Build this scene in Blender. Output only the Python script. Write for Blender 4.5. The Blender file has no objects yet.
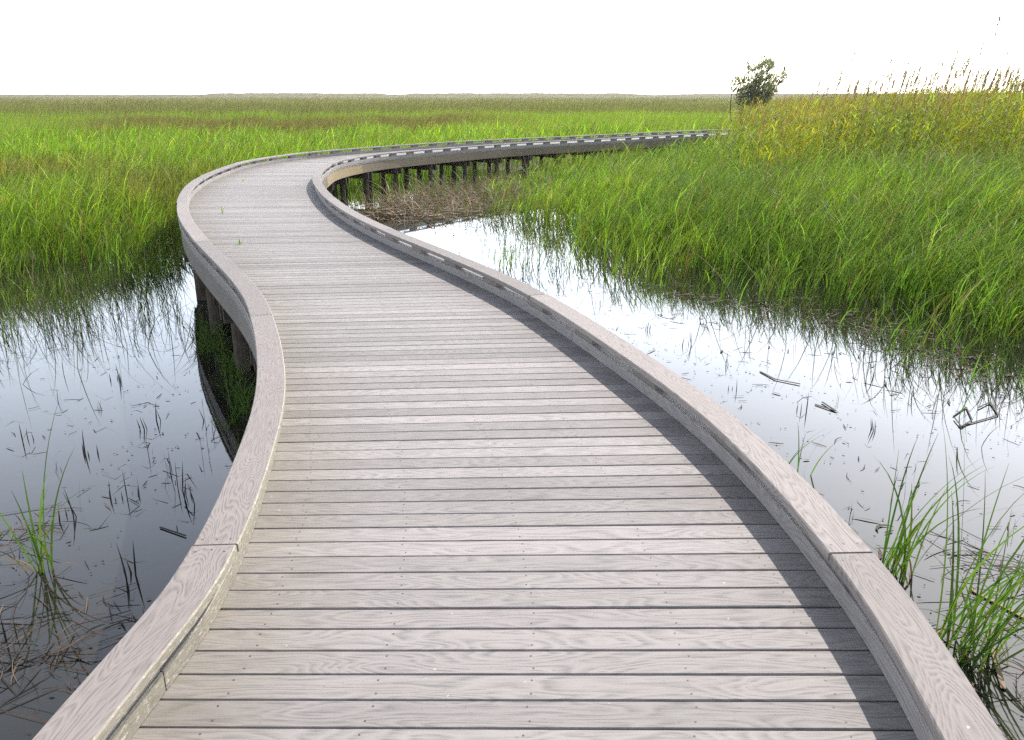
import bpy, bmesh, math, random
import numpy as np
from mathutils import Vector
random.seed(7)
rng = np.random.default_rng(11)
R = math.radians
S = bpy.context.scene
COL = S.collection
D = 1.25                     # deck top above the water (water is z = 0)
EYE = 3.35                   # camera above the water

# ------------------------------------------------------------------ helpers
def tag(o, label=None, cat=None, group=None, kind=None):
    if label: o['label'] = label
    if cat: o['category'] = cat
    if group: o['group'] = group
    if kind: o['kind'] = kind
    return o

def link(name, me, mats, parent=None):
    o = bpy.data.objects.new(name, me)
    COL.objects.link(o)
    for m in (mats if isinstance(mats, (list, tuple)) else [mats]):
        if m: me.materials.append(m)
    if parent: o.parent = parent
    return o

def empty(name, loc=(0, 0, 0)):
    o = bpy.data.objects.new(name, None)
    o.empty_display_size = .3
    COL.objects.link(o); o.location = loc
    return o

def mesh_np(name, V, Q, col=None, uv=None, mat_idx=None, smooth=False):
    """V (n,3), Q (m,4) quads, col (n,4) per vertex, uv (n,2) per vertex"""
    me = bpy.data.meshes.new(name)
    n, m = len(V), len(Q)
    me.vertices.add(n); me.loops.add(m * 4); me.polygons.add(m)
    me.vertices.foreach_set('co', np.ascontiguousarray(V, np.float32).ravel())
    li = np.ascontiguousarray(Q, np.int32).ravel()
    me.loops.foreach_set('vertex_index', li)
    me.polygons.foreach_set('loop_start', np.arange(m, dtype=np.int32) * 4)
    if mat_idx is not None:
        me.polygons.foreach_set('material_index', np.ascontiguousarray(mat_idx, np.int32))
    me.polygons.foreach_set('use_smooth', np.full(m, smooth, dtype=bool))
    me.update(calc_edges=True)
    if col is not None:
        a = me.color_attributes.new('Col', 'FLOAT_COLOR', 'POINT')
        a.data.foreach_set('color', np.ascontiguousarray(col, np.float32).ravel())
    if uv is not None:
        l = me.uv_layers.new(name='UVMap')
        l.data.foreach_set('uv', np.ascontiguousarray(uv, np.float32)[li].ravel())
    return me

class MB:
    """collects quads"""
    def __init__(s): s.v = []; s.q = []; s.c = []; s.u = []; s.m = []; s.n = 0
    def add(s, V, Q, C=None, U=None, mi=0):
        V = np.asarray(V, float).reshape(-1, 3); Q = np.asarray(Q, int).reshape(-1, 4)
        s.v.append(V); s.q.append(Q + s.n); s.n += len(V)
        s.c.append(np.zeros((len(V), 4)) + (0 if C is None else np.asarray(C)))
        s.u.append(np.zeros((len(V), 2)) if U is None else np.asarray(U))
        s.m.append(np.full(len(Q), mi))
    def build(s, name, mats, parent=None, smooth=False):
        me = mesh_np(name, np.vstack(s.v), np.vstack(s.q), np.vstack(s.c), np.vstack(s.u), np.concatenate(s.m), smooth)
        return link(name, me, mats, parent)

# value noise (numpy)
_G = rng.random((256, 256))
def vnoise(x, y, sc):
    x = np.asarray(x) / sc + 100.3; y = np.asarray(y) / sc + 57.7
    i = np.floor(x).astype(int); j = np.floor(y).astype(int)
    fx = x - i; fy = y - j; fx = fx * fx * (3 - 2 * fx); fy = fy * fy * (3 - 2 * fy)
    g = lambda a, b: _G[a % 256, b % 256]
    return (g(i, j) * (1 - fx) + g(i + 1, j) * fx) * (1 - fy) + (g(i, j + 1) * (1 - fx) + g(i + 1, j + 1) * fx) * fy
def sstep(a, b, x):
    t = np.clip((np.asarray(x, float) - a) / (np.asarray(b) - a), 0, 1); return t * t * (3 - 2 * t)

# ------------------------------------------------------------------ materials
def newmat(name):
    m = bpy.data.materials.new(name); m.use_nodes = True
    nt = m.node_tree; nt.nodes.clear()
    out = nt.nodes.new('ShaderNodeOutputMaterial')
    return m, nt, out
class NB:
    def __init__(s, nt): s.nt = nt
    def n(s, t, **k):
        x = s.nt.nodes.new(t)
        for a, b in k.items(): setattr(x, a, b)
        return x
    def l(s, a, b): s.nt.links.new(a, b)
    def val(s, sock, v):
        if hasattr(v, 'is_output') or isinstance(v, bpy.types.NodeSocket): s.l(v, sock)
        else: sock.default_value = v
    def math(s, op, a, b=0.0, c=None, clamp=False):
        x = s.n('ShaderNodeMath', operation=op, use_clamp=clamp)
        s.val(x.inputs[0], a); s.val(x.inputs[1], b)
        if c is not None: s.val(x.inputs[2], c)
        return x.outputs[0]
    def mix(s, f, a, b, mode='MIX'):
        x = s.n('ShaderNodeMix', data_type='RGBA', blend_type=mode)
        s.val(x.inputs[0], f); s.val(x.inputs[6], a); s.val(x.inputs[7], b)
        return x.outputs[2]
    def noise(s, vec, scale, detail=3, rough=.55, dist=0.):
        x = s.n('ShaderNodeTexNoise'); s.l(vec, x.inputs['Vector'])
        x.inputs['Scale'].default_value = scale; x.inputs['Detail'].default_value = detail
        x.inputs['Roughness'].default_value = rough; x.inputs['Distortion'].default_value = dist
        return x.outputs[0]
    def mapv(s, vec, sc, loc=(0, 0, 0)):
        x = s.n('ShaderNodeMapping'); s.l(vec, x.inputs[0]); x.inputs['Scale'].default_value = sc
        x.inputs['Location'].default_value = loc
        return x.outputs[0]
    def ramp(s, f, stops):
        x = s.n('ShaderNodeValToRGB'); s.val(x.inputs[0], f)
        e = x.color_ramp.elements
        while len(e) < len(stops): e.new(.5)
        for k, (p, c) in zip(e, stops):
            k.position = p; k.color = c if len(c) == 4 else (*c, 1)
        return x.outputs[0]
    def rng(s, f, a, b, c=0., d=1.):
        x = s.n('ShaderNodeMapRange'); s.val(x.inputs[0], f)
        for i, v in enumerate((a, b, c, d)): x.inputs[i + 1].default_value = v
        return x.outputs[0]

def wood(name, base, dark, algae=0.0, lichen=0.0, grain=1.0, contrast=.6, rough=.6, vscale=7.0):
    """weathered composite board: UV u runs along the board in metres, v across it.
       Col.r = tone of the board, Col.g = place across the deck, Col.b = spare"""
    m, nt, out = newmat(name); b = NB(nt)
    uv = b.n('ShaderNodeUVMap', uv_map='UVMap').outputs[0]
    at = b.n('ShaderNodeAttribute', attribute_name='Col')
    sep = b.n('ShaderNodeSeparateColor'); b.l(at.outputs['Color'], sep.inputs[0])
    tone, across = sep.outputs[0], sep.outputs[1]
    pos = b.n('ShaderNodeNewGeometry').outputs['Position']
    # contour lines of a stretched noise field read as cathedral grain
    f = b.noise(b.mapv(uv, (1.15, vscale, 1)), 1.0, 1.5, .4, .15)
    k = b.math('FRACT', b.math('MULTIPLY', f, 20.0 * grain))
    line = b.math('SMOOTH_MIN', b.math('MULTIPLY', k, 3.2), b.math('MULTIPLY', b.math('SUBTRACT', 1.0, k), 1.5), .25)
    line = b.math('SUBTRACT', 1.0, b.math('MINIMUM', line, 1.0, clamp=True), clamp=True)
    brk = b.noise(b.mapv(uv, (7, 90, 1)), 1.0, 3, .6)
    line = b.math('MULTIPLY', line, b.rng(brk, .35, .6))
    fib = b.noise(b.mapv(uv, (14, 420, 1)), 1.0, 2, .6)
    blot = b.noise(pos, 1.3, 4, .6)
    blot2 = b.noise(b.mapv(uv, (2.2, 9, 1)), 1.0, 3, .6)
    t = b.math('ADD', b.math('MULTIPLY', tone, .62), b.math('MULTIPLY', blot, .30))
    t = b.math('ADD', t, b.math('MULTIPLY', blot2, .22))
    t = b.math('ADD', t, b.math('MULTIPLY', b.math('SUBTRACT', fib, .5), .35))
    lo = tuple(c * .62 for c in base); hi = tuple(min(1, c * 1.22) for c in base)
    c = b.mix(b.rng(t, .15, .95), (*lo, 1), (*hi, 1))
    c = b.mix(b.math('MULTIPLY', line, contrast), c, (*dark, 1))
    # dirt specks
    sp = b.rng(b.noise(pos, 70, 2, .5), .70, .76)
    c = b.mix(b.math('MULTIPLY', sp, .5), c, (.10, .085, .07, 1))
    if algae:
        e = b.math('ADD', across, b.math('MULTIPLY', b.math('SUBTRACT', b.noise(pos, 2.2, 4, .65), .5), .32))
        a = b.rng(e, .28, .02)
        a = b.math('MULTIPLY', a, b.rng(b.noise(b.mapv(uv, (4, 30, 1)), 1, 3, .6), .3, .6, .35, 1))
        c = b.mix(b.math('MULTIPLY', a, algae), c, (.15, .132, .088, 1))
        e2 = b.rng(b.noise(pos, .9, 3, .6), .55, .72)
        c = b.mix(b.math('MULTIPLY', e2, .35), c, (.155, .152, .138, 1))
    if lichen:
        g = b.n('ShaderNodeNewGeometry')
        L = b.noise(b.mapv(uv, (22, 70, 1)), 1, 4, .7)
        L2 = b.noise(b.mapv(uv, (4, 9, 1)), 1, 3, .6)
        c = b.mix(b.math('MULTIPLY', b.rng(L2, .35, .6), lichen), c, (.23, .205, .16, 1))
        c = b.mix(b.math('MULTIPLY', b.rng(L, .56, .64), lichen), c, (.46, .42, .34, 1))
        c = b.mix(b.math('MULTIPLY', b.rng(L, .40, .33), lichen), c, (.10, .078, .045, 1))
    else:
        w = b.rng(b.noise(pos, 26, 2, .5), .765, .79)
        c = b.mix(b.math('MULTIPLY', w, .7), c, (.42, .40, .37, 1))
    bs = b.n('ShaderNodeBsdfPrincipled')
    b.l(c, bs.inputs['Base Color']); bs.inputs['Roughness'].default_value = rough
    bs.inputs['Specular IOR Level'].default_value = .25
    h = b.math('ADD', b.math('MULTIPLY', line, -1.0), b.math('MULTIPLY', fib, .5))
    bp = b.n('ShaderNodeBump'); bp.inputs['Strength'].default_value = .5; bp.inputs['Distance'].default_value = .002
    b.l(h, bp.inputs['Height']); b.l(bp.outputs[0], bs.inputs['Normal'])
    b.l(bs.outputs[0], out.inputs[0])
    return m

def leafmat(name, transl=.4, rough=.5, var=.25):
    m, nt, out = newmat(name); b = NB(nt)
    at = b.n('ShaderNodeAttribute', attribute_name='Col')
    pos = b.n('ShaderNodeNewGeometry').outputs['Position']
    n = b.noise(pos, 3.0, 2, .6)
    c = b.mix(1.0, at.outputs['Color'], b.ramp(n, [(.2, (1 - var,) * 3), (.8, (1 + var,) * 3)]), 'MULTIPLY')
    d = b.n('ShaderNodeBsdfPrincipled'); b.l(c, d.inputs['Base Color']); d.inputs['Roughness'].default_value = rough
    d.inputs['Specular IOR Level'].default_value = .35
    t = b.n('ShaderNodeBsdfTranslucent')
    b.l(b.mix(1.0, c, (1.25, 1.25, .7, 1), 'MULTIPLY'), t.inputs[0])
    mx = b.n('ShaderNodeMixShader'); mx.inputs[0].default_value = transl
    b.l(d.outputs[0], mx.inputs[1]); b.l(t.outputs[0], mx.inputs[2]); b.l(mx.outputs[0], out.inputs[0])
    return m

def plain(name, c1, c2, scale=6, rough=.8, spec=.2, bump=0.):
    m, nt, out = newmat(name); b = NB(nt)
    pos = b.n('ShaderNodeNewGeometry').outputs['Position']
    n = b.noise(pos, scale, 5, .65)
    bs = b.n('ShaderNodeBsdfPrincipled')
    b.l(b.mix(b.rng(n, .3, .7), (*c1, 1), (*c2, 1)), bs.inputs['Base Color'])
    bs.inputs['Roughness'].default_value = rough; bs.inputs['Specular IOR Level'].default_value = spec
    if bump:
        bp = b.n('ShaderNodeBump'); bp.inputs['Distance'].default_value = bump; b.l(n, bp.inputs['Height']); b.l(bp.outputs[0], bs.inputs['Normal'])
    b.l(bs.outputs[0], out.inputs[0])
    return m

M_DECK = wood('deck_composite', (.268, .246, .241), (.072, .065, .072), algae=.5, contrast=.54, rough=.70, vscale=6.0)
M_CAP = wood('kerb_cap_composite', (.236, .207, .2), (.058, .054, .05), contrast=.55, rough=.68, vscale=5.5, grain=1.7)
M_LICH = wood('kerb_edge_lichen', (.25, .225, .19), (.09, .072, .052), lichen=.8, contrast=.4)
M_RAIL = wood('kerb_rail_wood', (.255, .235, .23), (.08, .062, .06), contrast=.5)
M_BLOCK = wood('spacer_wood', (.20, .18, .165), (.08, .07, .06), contrast=.5)
M_RIMG = wood('grey_rim_joist_wood', (.17, .155, .145), (.07, .06, .055), contrast=.6, rough=.75)
M_RIM = wood('rim_joist_wood', (.19, .155, .11), (.065, .052, .035), contrast=.6, rough=.75)
M_RIMY = wood('yellow_rim_joist_wood', (.32, .25, .145), (.14, .11, .065), contrast=.5, rough=.7)
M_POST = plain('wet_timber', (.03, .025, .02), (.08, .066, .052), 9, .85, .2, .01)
M_SCREW = plain('screw_steel', (.03, .027, .025), (.07, .06, .055), 40, .6, .4)
M_LEAF = leafmat('marsh_blades', .5, .55)
M_FAR = leafmat('far_blades', .5, .5)
M_BUSH = leafmat('shrub_leaves', .55, .55)
M_DEAD = leafmat('dead_stalks', .1, .75)
M_PLUME = leafmat('reed_plumes', .35, .8)
M_BARK = plain('shrub_bark', (.05, .042, .035), (.11, .09, .07), 20, .9)

def water_mat():
    m, nt, out = newmat('pond_water'); b = NB(nt)
    pos = b.n('ShaderNodeNewGeometry').outputs['Position']
    bs = b.n('ShaderNodeBsdfPrincipled')
    mud = b.noise(pos, .8, 4, .6)
    b.l(b.mix(mud, (.010, .011, .010, 1), (.022, .020, .015, 1)), bs.inputs['Base Color'])
    bs.inputs['IOR'].default_value = 1.82; bs.inputs['Roughness'].default_value = .03
    bp = b.n('ShaderNodeBump'); bp.inputs['Strength'].default_value = .08; bp.inputs['Distance'].default_value = .01
    b.l(b.noise(pos, 2.2, 3, .5), bp.inputs['Height']); b.l(bp.outputs[0], bs.inputs['Normal'])
    b.l(bs.outputs[0], out.inputs[0])
    return m
M_WATER = water_mat()
def mud_mat():
    m, nt, out = newmat('marsh_mud'); b = NB(nt)
    pos = b.n('ShaderNodeNewGeometry').outputs['Position']
    n = b.noise(pos, 1.5, 5, .65); n2 = b.noise(pos, .02, 4, .6)
    c = b.mix(b.rng(n, .3, .7), (.035, .030, .018, 1), (.075, .07, .035, 1))
    c = b.mix(b.rng(n2, .35, .65), c, (.085, .10, .03, 1))
    bs = b.n('ShaderNodeBsdfPrincipled'); b.l(c, bs.inputs['Base Color']); bs.inputs['Roughness'].default_value = .9
    b.l(bs.outputs[0], out.inputs[0]); return m
M_MUD = mud_mat()

# ------------------------------------------------------------------ boardwalk plan (x, y, half width)
CTRL = np.array([[-0.343, -3.0, 1.505], [-0.143, -0.294, 1.505], [-0.004, 1.706, 1.505], [0.086, 2.895, 1.498], [-0.058, 4.24, 1.495],
    [-0.414, 5.698, 1.445], [-1.026, 7.474, 1.43], [-1.756, 9.051, 1.40], [-3.327, 12.0, 1.40], [-4.461, 14.496, 1.438], [-5.439, 17.253, 1.468],
    [-6.149, 19.843, 1.475], [-6.599, 22.641, 1.475], [-6.738, 25.715, 1.475], [-5.882, 29.067, 1.468], [-3.743, 32.525, 1.46], [-0.637, 36.46, 1.46],
    [3.605, 40.246, 1.46], [8.314, 44.659, 1.46], [13.332, 48.717, 1.46], [19.0, 52.5, 1.46], [25.5, 55.5, 1.46]])
def catmull(C, n=24):
    C = np.vstack([2 * C[0] - C[1], C, 2 * C[-1] - C[-2]]); o = []
    for i in range(1, len(C) - 2):
        a, b_, c, d = C[i - 1:i + 3]
        for t in np.arange(n) / n:
            o.append(.5 * (2 * b_ + (c - a) * t + (2 * a - 5 * b_ + 4 * c - d) * t * t + (-a + 3 * b_ - 3 * c + d) * t ** 3))
    o.append(C[-2]); return np.array(o)
_P = catmull(CTRL)
_s = np.r_[0, np.cumsum(np.linalg.norm(np.diff(_P[:, :2], axis=0), axis=1))]
LEN = _s[-1]
SS = np.arange(0, LEN, .05)
PX, PY, PW = (np.interp(SS, _s, _P[:, k]) for k in range(3))
TX, TY = np.gradient(PX), np.gradient(PY)
_k = np.ones(9) / 9
for _ in range(2):
    TX = np.convolve(np.pad(TX, 4, 'edge'), _k, 'valid'); TY = np.convolve(np.pad(TY, 4, 'edge'), _k, 'valid')
_L = np.hypot(TX, TY); TX /= _L; TY /= _L
NX, NY = TY, -TX                                   # points to the right of the path
def at_s(s):
    g = lambda a: np.interp(s, SS, a)
    return g(PX), g(PY), g(NX), g(NY), g(PW)
def edge(s, off, side):                            # off measured inwards from the outer edge
    x, y, nx, ny, w = at_s(s); k = side * (w - off)
    return x + nx * k, y + ny * k
def lat_dist(x, y):
    """distance of points from the path's centre line"""
    x = np.asarray(x, float); y = np.asarray(y, float); d = np.full(len(x), 1e9)
    for i in range(0, len(SS), 12):
        d = np.minimum(d, np.hypot(x - PX[i], y - PY[i]))
    return d

walk = empty('boardwalk', (float(PX[60]), float(PY[60]), 0))
tag(walk, 'grey weathered plank boardwalk with low kerbs winding across the marsh on dark posts', 'boardwalk')
OFF = np.array([PX[60], PY[60], 0.])

def sweep(mb, s0, s1, side, o0, o1, z0, z1, tone=.5, ch=.006, step=.12, seed=None, off_abs=None, mi_in=0):
    """box section swept along the kerb line; o0..o1 inward offsets from the outer edge"""
    n = max(2, int((s1 - s0) / step) + 1); s = np.linspace(s0, s1, n)
    c = ch
    prof = [(o0, z0), (o0, z1 - c), (o0 + c, z1), (o1 - c, z1), (o1, z1 - c), (o1, z0)]
    if off_abs is None:
        pts = [edge(s, o, side) for o, z in prof]
    else:
        x, y, nx, ny, w = at_s(s); pts = [(x + nx * (off_abs + o), y + ny * (off_abs + o)) for o, z in prof]
    V = np.zeros((n, 6, 3)); U = np.zeros((n, 6, 2))
    u0 = rng.random() * 90 if seed is None else seed; v0 = rng.random() * 20
    per = np.r_[0, np.cumsum([math.hypot(prof[i + 1][0] - prof[i][0], prof[i + 1][1] - prof[i][1]) for i in range(5)])]
    for k, ((X, Y), (o, z)) in enumerate(zip(pts, prof)):
        V[:, k, 0], V[:, k, 1], V[:, k, 2] = X, Y, z
        U[:, k, 0] = s + u0; U[:, k, 1] = per[k] + v0
    V -= OFF
    Q = []; M = []
    for i in range(n - 1):
        for k in range(6):
            a, b_ = i * 6 + k, i * 6 + (k + 1) % 6
            q = (a, b_, b_ + 6, a + 6)
            Q.append(q if side > 0 else q[::-1]); M.append(mi_in if k in (3, 4) else 0)
    Q += [(0, 1, 4, 5), (1, 2, 3, 4)]; M += [0, 0]
    e = (n - 1) * 6; Q += [(e + 5, e + 4, e + 1, e), (e + 4, e + 3, e + 2, e + 1)]; M += [0, 0]
    mb.add(V.reshape(-1, 3), Q, (tone, .5, .5, 1), U.reshape(-1, 2))
    mb.m[-1] = np.array(M)

# deck planks (one mesh) ------------------------------------------------------
th = np.arctan2(TX, TY)
kb = .22 + .78 * sstep(20.5, 31, SS)
thp = th * kb
thp = np.convolve(np.pad(thp, 40, 'edge'), np.ones(81) / 81, 'valid')
deck = MB(); scr = []
PITCH, GAP = .1395, .0064
s = .15
lx, ly = edge(SS, .02, -1); rx, ry = edge(SS, .02, 1)
def hit(cx, cy, ux, uy, ex, ey, i0, sgn):
    i1 = max(0, i0 - 70); i2 = min(len(SS) - 1, i0 + 70)
    X = ex[i1:i2] - cx; Y = ey[i1:i2] - cy
    cr = X * uy - Y * ux
    k = np.where(np.sign(cr[:-1]) != np.sign(cr[1:]))[0]
    best = None
    for j in k:
        t = cr[j] / (cr[j] - cr[j + 1]); d = (X[j] + (X[j + 1] - X[j]) * t) * ux + (Y[j] + (Y[j + 1] - Y[j]) * t) * uy
        if d * sgn > 0 and (best is None or abs(d) < abs(best)): best = d
    return best
pl = 0
while s < LEN - 1:
    i0 = int(s / .05); a = thp[i0]
    if pl % 14 == 0: jit = rng.normal(0, .0022); s += .004
    a += jit
    ux, uy = math.cos(a), -math.sin(a); fx, fy = math.sin(a), math.cos(a)
    cx, cy = np.interp(s, SS, PX), np.interp(s, SS, PY)
    hw = (PITCH - GAP * rng.uniform(.75, 1.3)) / 2
    prof = [(-hw, -.036), (-hw, -.005), (-hw + .004, 0), (hw - .004, 0), (hw, -.005), (hw, -.036)]
    dz = rng.normal(0, .0009)
    V = []; U = []; C = []
    u0 = rng.random() * 90; v0 = rng.random() * 40; tone = float(np.clip(rng.normal(.5, .26), 0, 1))
    per = [0, .03, .036, .036 + 2 * hw, .042 + 2 * hw, .075 + 2 * hw]
    ok = True; ends = []
    for off in (-hw, 0, hw):
        l = hit(cx + fx * off, cy + fy * off, ux, uy, lx, ly, i0, -1); r = hit(cx + fx * off, cy + fy * off, ux, uy, rx, ry, i0, 1)
        if l is None or r is None: ok = False; break
        ends.append((l, r))
    if ok:
        for e in (0, 1):
            for k, (o, z) in enumerate(prof):
                d = ends[0 if k < 3 else 2][e]
                V.append((cx + fx * o + ux * d - OFF[0], cy + fy * o + uy * d - OFF[1], D + z + dz))
                U.append((d + u0, per[k] + v0)); C.append((tone, float(e), .5, 1))
        Q = [(k, (k + 1) % 6, 6 + (k + 1) % 6, 6 + k) for k in range(6)]
        Q = [q[::-1] for q in Q] + [(0, 1, 4, 5), (1, 2, 3, 4), (11, 10, 7, 6), (10, 9, 8, 7)]
        deck.add(V, Q, np.array(C), np.array(U))
        if s < 16:
            for lat in (-1.12, -.58, 0, .6, 1.13):
                for o in (-.036, .036):
                    scr.append((cx + fx * o + ux * (lat + rng.normal(0, .008)) - OFF[0], cy + fy * o + uy * lat - OFF[1], D + dz))
    pl += 1
    s += PITCH / max(.5, math.cos(th[i0] - a))
for (x, y, z) in scr:                                # screw heads, 8-gons as quads
    r = .0042; c8 = [(x + r * math.cos(k * math.pi / 4), y + r * math.sin(k * math.pi / 4), z + .0008) for k in range(8)]
    deck.add(c8, [(0, 1, 2, 3), (0, 3, 4, 7), (4, 5, 6, 7)], (.5, .5, .5, 1), None, 1)
deck.build('deck', [M_DECK, M_SCREW], walk)

# kerbs ----------------------------------------------------------------------------
SEG = 4.5
def s_of_y(y): return float(np.interp(y, PY[:500], SS[:500]))
blocks = []
for side, sj in ((-1, s_of_y(3.2)), (1, s_of_y(3.0))):
    js = np.arange(sj - 3 * SEG, LEN, SEG); js = js[js > .3]
    js = np.r_[.2, js, LEN - 1]
    for a, b_ in zip(js[:-1], js[1:]):
        if b_ - a < .3: continue
        mb = MB(); tone = float(rng.uniform(.2, .8)); lo_ = float(rng.normal(0, .005))
        mi = 1 if (side < 0 and a < 13) else 0
        sweep(mb, a + .0055, b_ - .0055, side, lo_, .197 + lo_, D + .172, D + .214, tone, .006, mi_in=mi)
        # screw heads by the joints
        if a < 14:
            for se in (a + .06, b_ - .06):
                for o in (.035, .10, .16):
                    X, Y = edge(se + rng.normal(0, .008), o, side); r = .005
                    c8 = [(X - OFF[0] + r * math.cos(k * math.pi / 4), Y - OFF[1] + r * math.sin(k * math.pi / 4), D + .2148) for k in range(8)]
                    mb.add(c8, [(0, 1, 2, 3), (0, 3, 4, 7), (4, 5, 6, 7)], (.5, .5, .5, 1), None, 2)
        mb.build('kerb_cap', [M_CAP, M_LICH, M_SCREW], walk)
        mb = MB(); sweep(mb, a + .004 - (.9 if a > 1 else 0), b_ - .004 - .9, side, .012, .154, D + .004, D + .092, float(rng.uniform(.3, .7)), .005, mi_in=mi)
        mb.build('kerb_rail', [M_RAIL, M_LICH], walk)
    p = 1.09; sb = s_of_y(2.95 if side > 0 else 3.05) - 3 * p
    while sb < LEN - 1.5:
        if sb > .5: blocks.append((side, sb, float(np.hypot(np.interp(sb, SS, PX), np.interp(sb, SS, PY)))))
        sb += p
blocks.sort(key=lambda b: b[2])
rest = MB()
for k, (side, sb, d) in enumerate(blocks):
    mb = MB() if k < 100 else rest
    sweep(mb, sb, sb + .34, side, .030, .142, D + .0925, D + .1715, float(rng.uniform(.2, .7)), .003, mi_in=1 if (side < 0 and sb < 13) else 0)
    if k < 100: mb.build('spacer_block', [M_BLOCK, M_LICH], walk)
if rest.v: tag(rest.build('far_spacer_blocks', [M_BLOCK, M_LICH], walk), kind='stuff')

# substructure -----------------------------------------------------------------------
for side in (-1, 1):
    a = .2; n = 0
    while a < LEN - 1.2:
        b_ = min(a + 2.45, LEN - 1); mb = MB()
        sweep(mb, a + .003, b_ - .003, side, .03, .075, D - .33, D - .040, float(rng.uniform(.1, .9)), .004)
        mid = np.interp((a + b_) / 2, SS, PY)
        is_yellow = side > 0 and 22.5 < mid < 27.5  # right-hand joists by the bend get a lighter, yellower wood
        mb.build('rim_joist', M_RIMY if is_yellow else (M_RIM if side > 0 else M_RIMG), walk); a = b_; n += 1
for off in (-.62, 0., .6):
    mb = MB(); sweep(mb, .3, LEN - 1.2, 1, -.022, .022, D - .30, D - .041, .4, .003, .3, off_abs=off)
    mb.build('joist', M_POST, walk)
def beam(mb, P0, P1, w, z0, z1):
    P0 = np.array(P0); P1 = np.array(P1); d = P1 - P0; d /= np.linalg.norm(d); n = np.array([-d[1], d[0]]) * w / 2
    c = [P0 - n, P1 - n, P1 + n, P0 + n]
    V = [(x, y, z0) for x, y in c] + [(x, y, z1) for x, y in c]
    mb.add(np.array(V) - OFF, [(3, 2, 1, 0), (4, 5, 6, 7), (0, 1, 5, 4), (1, 2, 6, 5), (2, 3, 7, 6), (3, 0, 4, 7)], (.5, .5, .5, 1))
sb = 1.2
while sb < LEN - 1.5:
    x, y, nx, ny, w = at_s(sb); tx, ty = -ny, nx
    k = w - .04
    for o in (-.12, .12):
        mb = MB(); beam(mb, (x - nx * k + tx * o, y - ny * k + ty * o), (x + nx * k + tx * o, y + ny * k + ty * o), .06, D - .56, D - .333)
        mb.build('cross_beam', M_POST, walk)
    for lat in (-(w - .22), 0., w - .22):
        mb = MB(); cx, cy = x + nx * lat, y + ny * lat; r0 = .088
        a0 = rng.random()
        ang = np.arange(12) / 12 * 2 * math.pi + a0
        V = []
        for z, r in ((-.9, r0 * 1.08), (.1, r0 * 1.03), (D - .45, r0 * .97), (D - .335, r0 * .95)):
            V += [(cx + r * math.cos(q), cy + r * math.sin(q), z) for q in ang]
        Q = [(i * 12 + j, i * 12 + (j + 1) % 12, (i + 1) * 12 + (j + 1) % 12, (i + 1) * 12 + j) for i in range(3) for j in range(12)]
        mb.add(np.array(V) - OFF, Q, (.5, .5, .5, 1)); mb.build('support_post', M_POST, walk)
    sb += 2.1

# ------------------------------------------------------------------ open water outline
POND = np.array([(-17, 9.5), (-12.5, 12.2), (-10.2, 12.6), (-9.1, 13.1), (-8.5, 14.0), (-7.9, 14.5), (-7.4, 15.6), (-7.0, 17.2), (-7.2, 20), (-7.5, 24), (-7.2, 28.5),
                 (-5.2, 31.6), (-2.6, 34.2), (-.6, 35.2), (.2, 34), (-.3, 31), (-.5, 28.6), (-.5, 25), (.5, 19.8), (.9, 16.6), (2.1, 15.7), (2.9, 15.3), (4.1, 13.9), (4.9, 12.6),
                 (5.5, 11.5), (5.9, 10.6), (6.5, 9.3), (8.0, 6.6), (10, 3), (12, -8), (-19, -8)])
def pond_sd(x, y):
    """signed distance: negative in open water, positive in the marsh"""
    x = np.asarray(x, float); y = np.asarray(y, float)
    d = np.full(x.shape, 1e9); ins = np.zeros(x.shape, bool)
    n = len(POND)
    for i in range(n):
        ax, ay = POND[i]; bx, by = POND[(i + 1) % n]
        ex, ey = bx - ax, by - ay
        t = np.clip(((x - ax) * ex + (y - ay) * ey) / (ex * ex + ey * ey), 0, 1)
        d = np.minimum(d, np.hypot(x - ax - t * ex, y - ay - t * ey))
        c = ((ay > y) != (by > y)) & (x < ex * (y - ay) / (by - ay + 1e-12) + ax)
        ins ^= c
    return np.where(ins, -d, d)

# ground sheet and water sheet -------------------------------------------------------
def polar(name, rads, na, zf, mat):
    A = np.arange(na) / na * 2 * math.pi
    Rr, Aa = np.meshgrid(rads, A, indexing='ij')
    X = Rr * np.sin(Aa); Y = Rr * np.cos(Aa); Z = zf(X.ravel(), Y.ravel())
    V = np.c_[X.ravel(), Y.ravel(), Z]
    i, j = np.meshgrid(np.arange(len(rads) - 1), np.arange(na), indexing='ij'); i = i.ravel(); j = j.ravel(); j2 = (j + 1) % na
    Q = np.c_[i * na + j, i * na + j2, (i + 1) * na + j2, (i + 1) * na + j][:, ::-1]
    return link(name, mesh_np(name, V, Q, smooth=True), mat)
def ground_z(x, y):
    sd = pond_sd(x, y)
    z = -.45 + .47 * sstep(-1.0, 4.5, sd) + .10 * sstep(4, 12, sd)
    z += (vnoise(x, y, 1.3) - .5) * .10 * (np.hypot(x, y) < 120)
    # low bank under the tall reeds on the right
    z += .35 * sstep(0, 6, x - .25 * y) * sstep(22, 30, np.hypot(x, y)) * sstep(90, 60, np.hypot(x, y))
    return z
gr = polar('ground', np.r_[.02, np.geomspace(.6, 4000, 260)], 400, ground_z, M_MUD); tag(gr, kind='structure')
wt = polar('water', np.r_[.02, np.geomspace(2, 4000, 40)], 96, lambda x, y: np.zeros(len(x)), M_WATER); tag(wt, kind='structure')

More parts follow.
